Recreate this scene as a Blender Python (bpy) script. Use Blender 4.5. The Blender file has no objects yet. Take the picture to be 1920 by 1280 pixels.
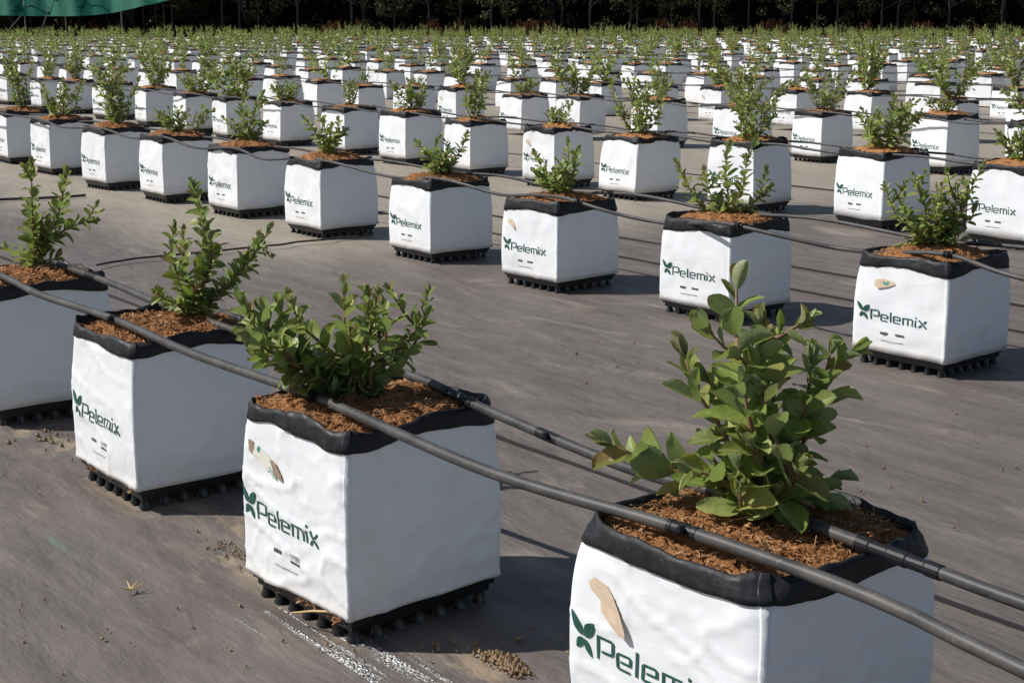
import bpy, bmesh, math, random
import numpy as np
from mathutils import Vector, noise, Matrix

# ------------------------------------------------------------------ camera, sky, sun, exposure
C = bpy.data.collections.new("scene"); bpy.context.scene.collection.children.link(C)
SC = bpy.context.scene
R = math.radians
CAM_H = .932; PITCH = R(12.075)
cd = bpy.data.cameras.new("camera"); cam = bpy.data.objects.new("camera", cd); C.objects.link(cam)
cam.location = (0, 0, CAM_H); cam.rotation_euler = (R(90)-PITCH, 0, 0)
cd.sensor_width = 36; cd.lens = 2809/1920*36; cd.clip_end = 1000; cd.clip_start = .02
SC.camera = cam
SUN_EL = R(44); SHADOW_AZ = R(92)            # heading of the shadows, clockwise from +Y
w = bpy.data.worlds.new("World"); SC.world = w; w.use_nodes = True
nt = w.node_tree; sky = nt.nodes.new("ShaderNodeTexSky"); sky.sky_type = 'NISHITA'; sky.sun_disc = False
sky.sun_elevation = SUN_EL; sky.sun_rotation = SHADOW_AZ+math.pi
bg = nt.nodes["Background"]; bg.inputs[1].default_value = .074; nt.links.new(sky.outputs[0], bg.inputs[0])
sd = bpy.data.lights.new("sun", 'SUN'); sun = bpy.data.objects.new("sun", sd); C.objects.link(sun)
sd.energy = 4.9; sd.angle = R(.53); sd.color = (1, .975, .935)
sdir = Vector((math.sin(SHADOW_AZ)*math.cos(SUN_EL), math.cos(SHADOW_AZ)*math.cos(SUN_EL), -math.sin(SUN_EL)))
sun.rotation_euler = sdir.to_track_quat('-Z', 'Y').to_euler()
SC.view_settings.view_transform = 'Standard'; SC.view_settings.look = 'None'
SC.view_settings.exposure = 0.0; SC.view_settings.gamma = 1

# ------------------------------------------------------------------ frame of the rows
RA = R(52.78); CA, SA = math.cos(RA), math.sin(RA)
def W(al, ac, z=0): return Vector((-al*CA+ac*SA, al*SA+ac*CA, z))
def project(p):
    Z = p.z-CAM_H; cp, sp = math.cos(PITCH), math.sin(PITCH)
    d = p.y*cp-Z*sp; u = p.y*sp+Z*cp
    if d < .05: return None
    return 960+2809*p.x/d, 640-2809*u/d

# ------------------------------------------------------------------ materials
def mat(name):
    m = bpy.data.materials.new(name); m.use_nodes = True
    return m, m.node_tree, m.node_tree.nodes["Principled BSDF"]
def N(nt, t, **kw):
    n = nt.nodes.new(t)
    for k, v in kw.items(): setattr(n, k, v)
    return n
def ramp(nt, fac, stops):
    r = N(nt, "ShaderNodeValToRGB"); e = r.color_ramp.elements
    while len(e) < len(stops): e.new(.5)
    for i, (p, c) in enumerate(stops):
        e[i].position = p; e[i].color = (*c, 1) if len(c) == 3 else c
    nt.links.new(fac, r.inputs[0]); return r.outputs[0]
def mix(nt, fac, a, b, blend='MIX'):
    m = N(nt, "ShaderNodeMix", data_type='RGBA', blend_type=blend)
    for s, v in ((m.inputs[0], fac), (m.inputs[6], a), (m.inputs[7], b)):
        if hasattr(v, 'links'): nt.links.new(v, s)
        elif isinstance(v, (int, float)): s.default_value = v
        else: s.default_value = (*v, 1)
    return m.outputs[2]
def math_(nt, op, a, b=0., c=None):
    m = N(nt, "ShaderNodeMath", operation=op)
    for s, v in zip(m.inputs, (a, b, c)):
        if v is None: continue
        if hasattr(v, 'links'): nt.links.new(v, s)
        else: s.default_value = v
    return m.outputs[0]
def noise_(nt, vec, scale, detail=4, rough=.5, dist=0.):
    n = N(nt, "ShaderNodeTexNoise"); n.inputs["Scale"].default_value = scale
    n.inputs["Detail"].default_value = detail; n.inputs["Roughness"].default_value = rough
    n.inputs["Distortion"].default_value = dist
    if vec is not None: nt.links.new(vec, n.inputs["Vector"])
    return n.outputs["Fac"]
def bump(nt, h, strength, dist, bs, normal=None):
    b = N(nt, "ShaderNodeBump"); b.inputs["Strength"].default_value = strength; b.inputs["Distance"].default_value = dist
    nt.links.new(h, b.inputs["Height"])
    if normal: nt.links.new(normal, b.inputs["Normal"])
    nt.links.new(b.outputs[0], bs.inputs["Normal"]); return b.outputs[0]
def mapping(nt, vec, scale=(1,1,1), rot=(0,0,0)):
    m = N(nt, "ShaderNodeMapping"); m.inputs["Scale"].default_value = scale; m.inputs["Rotation"].default_value = rot
    nt.links.new(vec, m.inputs[0]); return m.outputs[0]

def simple(name, col, rough=.5, spec=.5):
    m, nt, b = mat(name); b.inputs["Base Color"].default_value = (*col, 1)
    b.inputs["Roughness"].default_value = rough; b.inputs["Specular IOR Level"].default_value = spec
    return m

# woven ground cloth: runs along the rows, dusty
def ground_mat():
    m, nt, b = mat("woven_ground_cloth")
    geo = N(nt, "ShaderNodeNewGeometry")
    rot = N(nt, "ShaderNodeVectorRotate", rotation_type='Z_AXIS'); rot.inputs["Angle"].default_value = RA
    nt.links.new(geo.outputs["Position"], rot.inputs["Vector"])          # x = -along, y = across
    v = rot.outputs[0]
    sep = N(nt, "ShaderNodeSeparateXYZ"); nt.links.new(v, sep.inputs[0])
    al, ac = sep.outputs[0], sep.outputs[1]
    st = noise_(nt, mapping(nt, v, (1.6, 7, 1)), 1.8, 8, .66, .15)
    st2 = noise_(nt, mapping(nt, v, (8, 42, 1)), 2.2, 6, .68, .1)
    big = noise_(nt, mapping(nt, v, (.6, 1, 1)), .9, 4, .55, .5)
    fine = noise_(nt, v, 240, 3, .6)
    col = ramp(nt, st, [(.28, (.100, .082, .071)), (.50, (.142, .119, .104)), (.72, (.196, .167, .145))])
    col = mix(nt, math_(nt, 'MULTIPLY', ramp(nt, st2, [(.5, (0,0,0)), (.8, (1,1,1))]), .4), col, (.24, .205, .18))
    col = mix(nt, ramp(nt, st2, [(.2, (.6,.6,.6)), (.40, (0,0,0))]), col, (.070, .056, .052))
    # tan dust patches
    dn = noise_(nt, mapping(nt, v, (1, 2.4, 1)), 2.3, 6, .62, .6)
    col = mix(nt, ramp(nt, dn, [(.56, (0,0,0)), (.72, (.7,.7,.7))]), col, (.31, .262, .205))
    # dusty lane in front of the second row, far end, with a soft wandering edge
    wob = math_(nt, 'MULTIPLY', math_(nt, 'SUBTRACT', big, .5), 1.3)
    lane = math_(nt, 'ADD', ac, wob)
    l1 = math_(nt, 'SMOOTH_MIN', 1., 1., 0.)
    mr = N(nt, "ShaderNodeMapRange", interpolation_type='SMOOTHSTEP'); nt.links.new(lane, mr.inputs[0])
    mr.inputs[1].default_value = 2.45; mr.inputs[2].default_value = 3.0
    mr2 = N(nt, "ShaderNodeMapRange", interpolation_type='SMOOTHSTEP'); nt.links.new(al, mr2.inputs[0])
    mr2.inputs[1].default_value = -4.6; mr2.inputs[2].default_value = -5.8
    mr3 = N(nt, "ShaderNodeMapRange", interpolation_type='SMOOTHSTEP'); nt.links.new(lane, mr3.inputs[0])
    mr3.inputs[1].default_value = 40; mr3.inputs[2].default_value = 30
    dust = math_(nt, 'MULTIPLY', math_(nt, 'MULTIPLY', mr.outputs[0], mr2.outputs[0]), .80)
    dust = math_(nt, 'MULTIPLY', dust, math_(nt, 'ADD', .55, math_(nt, 'MULTIPLY', st, .9)))
    col = mix(nt, dust, col, (.37, .32, .25))
    # sand blown against the front row
    s1 = math_(nt, 'ABSOLUTE', math_(nt, 'SUBTRACT', ac, 1.17))
    sn = noise_(nt, mapping(nt, v, (1, 1.5, 1)), 3.1, 5, .6, .3)
    sm = math_(nt, 'MULTIPLY', ramp(nt, s1, [(.03, (1,1,1)), (.10, (0,0,0))]), ramp(nt, sn, [(.5, (0,0,0)), (.56, (1,1,1))]))
    col = mix(nt, sm, col, (.36, .28, .19))
    # faint green marker threads every 0.675 m, worn away in places
    ph = math_(nt, 'PINGPONG', math_(nt, 'ADD', ac, -.912+6.75), .3375)
    th = ramp(nt, ph, [(.004, (1,1,1)), (.0085, (0,0,0))])
    worn = noise_(nt, mapping(nt, v, (1, .3, 1)), 2.4, 3, .5)
    dash = math_(nt, 'GREATER_THAN', math_(nt, 'SINE', math_(nt, 'MULTIPLY', al, 900)), -.5)
    thm = math_(nt, 'MULTIPLY', math_(nt, 'MULTIPLY', th, ramp(nt, worn, [(.58, (0,0,0)), (.68, (.5,.5,.5))])), dash)
    col = mix(nt, thm, col, (.12, .30, .22))
    col = mix(nt, math_(nt, 'MULTIPLY', fine, .25), col, (.06, .05, .05))
    # glints on the frayed selvedge threads beside the front row, painted as pale colour
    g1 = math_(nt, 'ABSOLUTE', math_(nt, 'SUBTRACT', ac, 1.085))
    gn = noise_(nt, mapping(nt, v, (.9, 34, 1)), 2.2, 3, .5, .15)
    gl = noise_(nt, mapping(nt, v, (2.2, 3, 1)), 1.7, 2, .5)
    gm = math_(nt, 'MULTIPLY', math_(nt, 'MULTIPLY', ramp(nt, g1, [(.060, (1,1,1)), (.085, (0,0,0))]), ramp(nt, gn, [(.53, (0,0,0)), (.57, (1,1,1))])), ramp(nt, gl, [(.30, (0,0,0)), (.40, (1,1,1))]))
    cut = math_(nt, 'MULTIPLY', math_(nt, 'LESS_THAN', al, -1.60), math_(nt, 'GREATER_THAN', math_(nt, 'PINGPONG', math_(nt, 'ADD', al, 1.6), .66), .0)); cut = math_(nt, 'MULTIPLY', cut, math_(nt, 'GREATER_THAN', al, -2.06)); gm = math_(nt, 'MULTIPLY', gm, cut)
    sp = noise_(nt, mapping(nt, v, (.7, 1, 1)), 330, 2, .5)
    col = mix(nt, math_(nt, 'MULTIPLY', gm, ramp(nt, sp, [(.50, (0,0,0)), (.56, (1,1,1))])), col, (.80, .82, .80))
    nt.links.new(col, b.inputs["Base Color"])
    # weave + wrinkles; polished strip that sparkles beside the front row
    wv = N(nt, "ShaderNodeTexWave", wave_type='BANDS', bands_direction='Y'); wv.inputs["Scale"].default_value = 90
    wv.inputs["Distortion"].default_value = 1.5; nt.links.new(v, wv.inputs[0])
    h = math_(nt, 'ADD', math_(nt, 'MULTIPLY', noise_(nt, mapping(nt, v, (.25, 1, 1)), 260, 2, .5), .0006), math_(nt, 'MULTIPLY', st2, .0025))
    h = math_(nt, 'ADD', h, math_(nt, 'MULTIPLY', noise_(nt, mapping(nt, v, (5, 11, 1)), 1.5, 4, .55, .3), .012))
    cr1 = math_(nt, 'ABSOLUTE', math_(nt, 'SUBTRACT', noise_(nt, mapping(nt, v, (2.2, 4.5, 1), (0, 0, .5)), 2.0, 3, .5, .2), .5))
    crm = noise_(nt, v, 1.1, 3, .5)
    h = math_(nt, 'ADD', h, math_(nt, 'MULTIPLY', math_(nt, 'MULTIPLY', ramp(nt, cr1, [(0, (1,1,1)), (.035, (0,0,0))]), ramp(nt, crm, [(.5, (0,0,0)), (.65, (1,1,1))])), .0010))
    vo = N(nt, "ShaderNodeTexVoronoi"); vo.inputs["Scale"].default_value = 260; nt.links.new(mapping(nt, v, (.6, 1, 1)), vo.inputs["Vector"])
    h = math_(nt, 'ADD', h, math_(nt, 'MULTIPLY', math_(nt, 'MULTIPLY', vo.outputs["Distance"], gm), .006))
    bump(nt, h, .8, 1.0, b)
    rr = N(nt, "ShaderNodeMapRange"); nt.links.new(gm, rr.inputs[0]); rr.inputs[3].default_value = .62; rr.inputs[4].default_value = .22
    nt.links.new(rr.outputs[0], b.inputs["Roughness"])
    b.inputs["Specular IOR Level"].default_value = .35
    return m

def white_mat():
    m, nt, b = mat("white_woven_plastic_film")
    tc = N(nt, "ShaderNodeTexCoord"); v = tc.outputs["Object"]
    oi = N(nt, "ShaderNodeObjectInfo")
    vv = N(nt, "ShaderNodeVectorMath", operation='ADD'); nt.links.new(v, vv.inputs[0]); nt.links.new(oi.outputs["Random"], vv.inputs[1])
    col = (.80, .815, .835)
    n1 = noise_(nt, vv.outputs[0], 14, 5, .6)
    c = mix(nt, ramp(nt, n1, [(.52, (0,0,0)), (.8, (.55,.55,.55))]), col, (.70, .67, .61))
    sep = N(nt, "ShaderNodeSeparateXYZ"); nt.links.new(v, sep.inputs[0])
    low = ramp(nt, sep.outputs[2], [(.035, (1,1,1)), (.10, (0,0,0))])
    c = mix(nt, math_(nt, 'MULTIPLY', math_(nt, 'MULTIPLY', low, noise_(nt, vv.outputs[0], 30, 4, .7)), .8), c, (.50, .42, .33))
    nt.links.new(c, b.inputs["Base Color"])
    b.inputs["Roughness"].default_value = .42; b.inputs["Specular IOR Level"].default_value = .4
    h = math_(nt, 'ADD', noise_(nt, mapping(nt, vv.outputs[0], (7, 7, 20)), 1, 3, .45, .9), math_(nt, 'MULTIPLY', noise_(nt, vv.outputs[0], 60, 2), .05))
    bump(nt, h, .14, .010, b)
    return m
def black_mat():
    m, nt, b = mat("black_folded_plastic")
    tc = N(nt, "ShaderNodeTexCoord")
    n1 = noise_(nt, tc.outputs["Object"], 45, 5, .65)
    c = ramp(nt, n1, [(.50, (.014, .015, .018)), (.68, (.026, .026, .027)), (.82, (.11, .10, .09))])
    nt.links.new(c, b.inputs["Base Color"])
    nt.links.new(ramp(nt, n1, [(.4, (.48,.48,.48)), (.7, (.75,.75,.75))]), b.inputs["Roughness"])
    b.inputs["Specular IOR Level"].default_value = .3
    bump(nt, noise_(nt, mapping(nt, tc.outputs["Object"], (14, 14, 26)), 1, 3, .5, .6), .35, .01, b)
    return m
def hose_mat():
    m, nt, b = mat("grey_dusty_polyethylene")
    tc = N(nt, "ShaderNodeTexCoord")
    n1 = noise_(nt, tc.outputs["Object"], 18, 5, .65); n2 = noise_(nt, tc.outputs["Object"], 160, 3, .6)
    c = ramp(nt, n1, [(.35, (.036, .035, .036)), (.65, (.082, .076, .071))])
    c = mix(nt, ramp(nt, n2, [(.62, (0,0,0)), (.72, (.5,.5,.5))]), c, (.2, .17, .15))
    nt.links.new(c, b.inputs["Base Color"]); b.inputs["Roughness"].default_value = .5; b.inputs["Specular IOR Level"].default_value = .35
    return m
def coir_mat():
    m, nt, b = mat("coir_fibre")
    geo = N(nt, "ShaderNodeNewGeometry"); tc = N(nt, "ShaderNodeTexCoord")
    c1 = ramp(nt, geo.outputs["Random Per Island"], [(0, (.09, .036, .014)), (.25, (.28, .115, .042)), (.6, (.50, .235, .092)), (.86, (.66, .38, .18)), (1, (.74, .56, .36))])
    n = noise_(nt, tc.outputs["Object"], 170, 5, .7)
    c = mix(nt, .35, c1, ramp(nt, n, [(.35, (.05, .022, .009)), (.5, (.31, .140, .052)), (.65, (.58, .30, .125))]))
    nt.links.new(c, b.inputs["Base Color"]); b.inputs["Roughness"].default_value = .85
    b.inputs["Specular IOR Level"].default_value = .2
    bump(nt, n, .9, .006, b)
    return m
def leaf_mat(name, dark=1.):
    m, nt, b = mat(name)
    geo = N(nt, "ShaderNodeNewGeometry"); at = N(nt, "ShaderNodeAttribute", attribute_name="age"); ri = geo.outputs["Random Per Island"]
    tc = N(nt, "ShaderNodeTexCoord")
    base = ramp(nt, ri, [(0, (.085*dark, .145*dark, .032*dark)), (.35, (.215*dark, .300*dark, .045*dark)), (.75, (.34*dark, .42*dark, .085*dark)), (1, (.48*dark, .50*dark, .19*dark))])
    young = ramp(nt, math_(nt, 'FRACT', math_(nt, 'MULTIPLY', ri, 7.3)), [(0, (.28, .34, .09)), (.5, (.42, .40, .12)), (.78, (.42, .22, .09)), (1, (.30, .09, .06))])
    c = mix(nt, at.outputs["Fac"], base, young)
    n = noise_(nt, tc.outputs["Object"], 60, 3, .6)
    c = mix(nt, math_(nt, 'MULTIPLY', n, .30), c, (.20*dark, .24*dark, .09*dark))
    c = mix(nt, math_(nt, 'MULTIPLY', geo.outputs["Backfacing"], .6), c, (.30*dark, .36*dark, .22*dark))
    mid = N(nt, "ShaderNodeAttribute", attribute_name="mid")
    c = mix(nt, math_(nt, 'MULTIPLY', ramp(nt, mid.outputs["Fac"], [(.80, (0,0,0)), (.97, (1,1,1))]), .45), c, (.34*dark, .40*dark, .18*dark))
    nt.links.new(c, b.inputs["Base Color"])
    b.inputs["Roughness"].default_value = .46; b.inputs["Specular IOR Level"].default_value = .45
    bump(nt, n, .35, .006, b)
    tr = N(nt, "ShaderNodeBsdfTranslucent"); nt.links.new(mix(nt, .5, c, (.30*dark, .42*dark, .03*dark)), tr.inputs[0])
    ms = N(nt, "ShaderNodeMixShader"); ms.inputs[0].default_value = .38
    nt.links.new(b.outputs[0], ms.inputs[1]); nt.links.new(tr.outputs[0], ms.inputs[2])
    nt.links.new(ms.outputs[0], nt.nodes["Material Output"].inputs[0])
    return m

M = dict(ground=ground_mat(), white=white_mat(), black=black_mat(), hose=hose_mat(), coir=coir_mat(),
         leaf=leaf_mat("blueberry_leaf"), tray=simple("glossy_black_tray", (.009, .009, .010), .3, .4),
         print=simple("green_print", (.016, .085, .062), .5, .4), smallprint=simple("grey_print", (.07, .075, .07), .6),
         joint=simple("black_fitting", (.010, .010, .013), .5, .3), bark=simple("red_brown_stem", (.20, .115, .06), .7),
         paper=simple("torn_beige_paper", (.58, .45, .33), .8, .2), teal=simple("teal_print", (.04, .30, .24), .6),
         seam=simple("dark_cloth_edge", (.018, .015, .016), .7), cord=simple("dark_cord", (.045, .04, .04), .8),
         straw=simple("dry_straw", (.55, .40, .2), .8, .2),
         galv=simple("grey_post", (.30, .28, .26), .6))

# ------------------------------------------------------------------ object helpers
def mesh(name, verts, faces, mats, midx=None, smooth=False, attr=None):
    me = bpy.data.meshes.new(name)
    me.from_pydata([tuple(v) for v in verts], [], faces)
    for m_ in (mats if isinstance(mats, (list, tuple)) else [mats]): me.materials.append(m_)
    if midx is not None: me.polygons.foreach_set("material_index", midx)
    if smooth: me.polygons.foreach_set("use_smooth", [True]*len(me.polygons))
    if attr is not None:
        a = me.attributes.new("age", 'FLOAT', 'POINT'); a.data.foreach_set("value", np.asarray(attr, dtype=np.float32))
    me.update(); return me
def obj(name, me, parent=None):
    o = bpy.data.objects.new(name, me); C.objects.link(o)
    if parent is not None: o.parent = parent
    return o
def tag(o, label=None, cat=None, group=None, kind=None):
    if label: o['label'] = label
    if cat: o['category'] = cat
    if group: o['group'] = group
    if kind: o['kind'] = kind
    return o
def empty(name, loc, rz=0, scale=(1,1,1)):
    o = bpy.data.objects.new(name, None); C.objects.link(o); o.location = loc; o.rotation_euler = (0, 0, rz); o.scale = scale
    o.empty_display_size = .1; return o
class MB:
    def __init__(s): s.v = []; s.f = []; s.m = []
    def add(s, v, f, mi=0):
        k = len(s.v); s.v += [tuple(p) for p in v]; s.f += [tuple(i+k for i in q) for q in f]; s.m += [mi]*len(f)
    def box(s, c, d, mi=0, rz=0):
        cs, sn = math.cos(rz), math.sin(rz); vv = []
        for x in (-1, 1):
            for y in (-1, 1):
                for z in (-1, 1):
                    X, Y = x*d[0]/2, y*d[1]/2
                    vv.append((c[0]+X*cs-Y*sn, c[1]+X*sn+Y*cs, c[2]+z*d[2]/2))
        s.add(vv, [(0,1,3,2), (4,6,7,5), (0,4,5,1), (2,3,7,6), (0,2,6,4), (1,5,7,3)], mi)
    def tube(s, pts, rad, n=8, mi=0, cap=True):
        pts = [Vector(p) for p in pts]; rad = rad if hasattr(rad, '__len__') else [rad]*len(pts)
        vv = []; ref = None
        for i, p in enumerate(pts):
            t = (pts[min(i+1, len(pts)-1)]-pts[max(i-1, 0)]).normalized()
            if ref is None: ref = Vector((0,0,1)) if abs(t.z) < .9 else Vector((1,0,0))
            a = t.cross(ref).normalized(); b = a.cross(t).normalized(); ref = b
            for k in range(n):
                an = 2*math.pi*k/n; vv.append(p+(a*math.cos(an)+b*math.sin(an))*rad[i])
        ff = [(i*n+k, i*n+(k+1) % n, (i+1)*n+(k+1) % n, (i+1)*n+k) for i in range(len(pts)-1) for k in range(n)]
        if cap: ff += [tuple(range(n))[::-1], tuple(range((len(pts)-1)*n, len(pts)*n))]
        s.add(vv, ff, mi)
    def mesh(s, name, mats, smooth=False): return mesh(name, s.v, s.f, mats, s.m, smooth)

# ------------------------------------------------------------------ grow bag
HW = .15
class Bag:
    """one white sleeve with folded black rim; surface function shared by sleeve, print and labels"""
    def __init__(s, seed, zb=.045, zw=.30, zt=.335, roundness=5., top=.985, wr=1., lean=(0, 0), sag=.006, low=False, mound=.026):
        s.seed = seed; s.zb = zb; s.zw = zw; s.zt = zt; s.rn = roundness; s.top = top; s.wr = wr; s.lean = lean; s.sag = sag; s.low = low; s.mound = mound
    def rim_low(s, t):      # lower edge of the black fold (t = perimeter 0..4)
        a = t/4*2*math.pi
        q = noise.noise(Vector((math.cos(a)*1.6, math.sin(a)*1.6, s.seed*3.1)))*.006
        q += noise.noise(Vector((math.cos(a)*5, math.sin(a)*5, s.seed*7.7)))*.004
        return s.zw-.006+q*s.wr-s.sag*math.cos(a*4+.2)
    def rim_top(s, t):
        a = t/4*2*math.pi
        return s.zt+.005*max(0, math.cos(a*4))**3+(noise.noise(Vector((math.cos(a)*1.8, math.sin(a)*1.8, s.seed*5.3)))*.014+noise.noise(Vector((math.cos(a)*6, math.sin(a)*6, s.seed*2.3)))*.006)*min(1, s.wr)
    def P(s, t, z, off=0., wrinkle=True):
        side = int(t) % 4; q = (t-int(t))*2-1
        sq = [(q, -1), (1, q), (-q, 1), (-1, -q)][side]
        th = math.atan2(sq[1], sq[0]); f = (z-s.zb)/(s.zt-s.zb); f = max(0, min(1., f))
        n = s.rn+(60-s.rn)*(1-f**1.6)**1.5
        n = max(3., n)
        c, d = math.cos(th), math.sin(th)
        r = (abs(c)**n+abs(d)**n)**(-1/n)
        a = HW*(1-(1-s.top)*f)+.0028*math.sin(min(1, f)*math.pi)
        x, y = c*r*a, d*r*a
        nr = Vector((sq[0] if abs(sq[0]) > .999 else 0, sq[1] if abs(sq[1]) > .999 else 0, 0))
        if nr.length == 0: nr = Vector((c, d, 0))
        nr.normalize()
        e = abs(q)
        dis = off
        if wrinkle:
            k = s.seed*11.3
            u = t*.30
            w1 = noise.noise(Vector((x*9, y*9, z*11+k)))*.0034
            cr = 1-abs(noise.noise(Vector((x*6+k, y*6, z*19+x*5)))*3.2)
            w2 = max(0, cr)**5*.0036
            cr = 1-abs(noise.noise(Vector((x*16+z*9, y*16+k, z*20-x*8)))*4.0)
            w3 = max(0, cr)**6*.0020
            fl = noise.noise(Vector((x*40+k, y*40, z*26)))*.0005
            dis += (w1+w2+w3+fl)*s.wr*(.45+.55*(1-e**8))
            if side in (0,) and e > .97: pass
            if e > .97 and (side, q > 0) in ((0, True), (1, False)): dis += .0025      # welded corner seam stands proud
        # bottom hem flares a little and is uneven
        if f < .06: dis += .003*(1-f/.06)
        return Vector((x+nr.x*dis+s.lean[0]*f, y+nr.y*dis+s.lean[1]*f, z))
    def ts(s, n):
        out = []
        for side in range(4):
            base = [-1+2*i/n for i in range(n)]
            extra = [-.992, -.975, -.95, .95, .975, .992] if n > 10 else []
            for q in sorted(set(base+extra)): out.append(side+(q+1)/2)
        return out
    def sleeve(s, n, m):
        ts = s.ts(n); k = len(ts); v = []
        for j in range(m+1):
            for t in ts:
                g = j/m; zb = s.zb+noise.noise(Vector((t*2.2, s.seed, 4)))*.004*s.wr if j == 0 else s.zb
                z = zb+(s.rim_low(t)+.012-zb)*g
                v.append(s.P(t, z))
        f = [(j*k+i, j*k+(i+1) % k, (j+1)*k+(i+1) % k, (j+1)*k+i) for j in range(m) for i in range(k)]
        f.append(tuple(range(k))[::-1]); s.grid = (ts, m, v)
        return mesh("grow_bag", v, f, M['white'], smooth=n > 10)
    def rim(s, n):
        ts = s.ts(n); k = len(ts); v = []
        prof = []  # (kind, off)
        for j in range(9):
            for t in ts:
                lo, hi = s.rim_low(t), s.rim_top(t)
                if j == 0: p = s.P(t, lo, .0012)
                elif j == 1: p = s.P(t, lo+.0008, .0032)
                elif j < 5:
                    g = (j-1)/4; z = lo+(hi-lo)*g
                    pu = (noise.noise(Vector((t*5, z*40, s.seed)))*.0012+max(0, 1-abs(noise.noise(Vector((t*7+z*30, z*14, s.seed)))*4))**4*.0030)*s.wr
                    p = s.P(t, z, .0036+pu)
                elif j == 5: p = s.P(t, hi+.0006, .0020)
                elif j == 6: p = s.P(t, hi+.0004, -.0012)
                elif j == 7: p = s.P(t, hi-.012, -.0055)
                else: p = s.P(t, hi-.045, -.015)
                v.append(p)
        f = [(j*k+i, j*k+(i+1) % k, (j+1)*k+(i+1) % k, (j+1)*k+i) for j in range(8) for i in range(k)]
        return mesh("folded_rim", v, f, M['black'], smooth=n > 10)
    def soil(s, res, nf, fl, fw, seed):
        rnd = random.Random(seed); mb = MB(); v = []; idx = {}
        ts = s.ts(res); k = len(ts); rings = max(3, res//2)
        def H(x, y):
            r2 = (x*x+y*y)/(HW*HW)
            return s.zt-.017+s.mound*max(0, 1-r2*.75)+noise.noise(Vector((x*14, y*14, s.seed)))*.012+noise.noise(Vector((x*45, y*45, s.seed)))*.007+(noise.noise(Vector((x*110, y*110, s.seed)))*.005 if res > 10 else 0)
        for j in range(rings, 0, -1):
            g = j/rings
            for t in ts:
                p = s.P(t, s.zt-.02, -.006, False); x, y = p.x*g, p.y*g; v.append((x, y, H(x, y)-(.008 if j == rings else 0)))
        v.append((0, 0, H(0, 0)))
        f = [(j*k+i, j*k+(i+1) % k, (j+1)*k+(i+1) % k, (j+1)*k+i) for j in range(rings-1) for i in range(k)]
        f += [((rings-1)*k+i, (rings-1)*k+(i+1) % k, rings*k) for i in range(k)]
        mb.add(v, f)
        for _ in range(nf):
            x, y = rnd.uniform(-1, 1)*HW*.93, rnd.uniform(-1, 1)*HW*.93
            if (abs(x/HW)**s.rn+abs(y/HW)**s.rn) > .80: continue
            a = rnd.uniform(0, 6.28); L = fl*rnd.uniform(.3, 1.3); wd = fw*rnd.uniform(.5, 1.6); z = H(x, y)
            chip = rnd.random() < .25
            if chip: L *= .35; wd *= 3.5
            d = Vector((math.cos(a), math.sin(a), rnd.uniform(-.25, .45))); side = Vector((-math.sin(a), math.cos(a), rnd.uniform(-.5, .5)))*wd*.5
            p = Vector((x, y, z+rnd.uniform(0, .004))); bend = Vector((rnd.uniform(-1, 1), rnd.uniform(-1, 1), rnd.uniform(-.6, .2)))*L*.5
            q = [p, p+d*L*.5+bend*.25, p+d*L+bend]
            vv = []
            for c_ in q: vv += [c_-side, c_+side]
            mb.add(vv, [(0, 1, 3, 2), (2, 3, 5, 4)])
        return mb.mesh("coir_substrate", M['coir'])
    def on_face(s, x, z, off=.0013, side=0):     # x in -1..1 on a side
        t = side+(x+1)/2*.9999
        if getattr(s, 'grid', None) and side == 0:             # lie exactly on the sleeve's own facets
            ts, m, v = s.grid; k = len(ts); i = 0
            while i < k-1 and ts[i+1] <= t: i += 1
            fx = (t-ts[i])/(ts[i+1]-ts[i]); fx = max(0, min(1, fx))
            g = (z-s.zb)/(s.rim_low(t)+.012-s.zb)*m; j = max(0, min(m-1, int(g))); fy = g-j
            a, b, c, d = v[j*k+i], v[j*k+i+1], v[(j+1)*k+i], v[(j+1)*k+i+1]
            return (a*(1-fx)+b*fx)*(1-fy)+(c*(1-fx)+d*fx)*fy+Vector((0, -off*.75, 0))
        return s.P(t, z, off)

def ribbon(pts, w, sub=.1):
    """mitred strip along a polyline, subdivided so it can drape"""
    P = [Vector((*p, 0)) for p in pts]; n = len(P); L = []
    for i in range(n):
        d0 = (P[i]-P[i-1]).normalized() if i else None; d1 = (P[i+1]-P[i]).normalized() if i < n-1 else None
        if d0 is None: m_ = Vector((-d1.y, d1.x, 0)); p = P[i]
        elif d1 is None: m_ = Vector((-d0.y, d0.x, 0)); p = P[i]
        else:
            n0 = Vector((-d0.y, d0.x, 0)); n1 = Vector((-d1.y, d1.x, 0)); m_ = (n0+n1).normalized(); m_ = m_/max(.35, m_.dot(n0)); p = P[i]
        L.append((p-m_*w/2, p+m_*w/2))
    v = []; f = []
    for i in range(n-1):
        k = max(1, int((P[i+1]-P[i]).length/sub))
        for j in range(k+1):
            t = j/k; v += [L[i][0].lerp(L[i+1][0], t), L[i][1].lerp(L[i+1][1], t)]
            if j: b = len(v); f.append((b-4, b-3, b-1, b-2))
    return v, f
LET = []   # (polyline, stroke)
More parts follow.
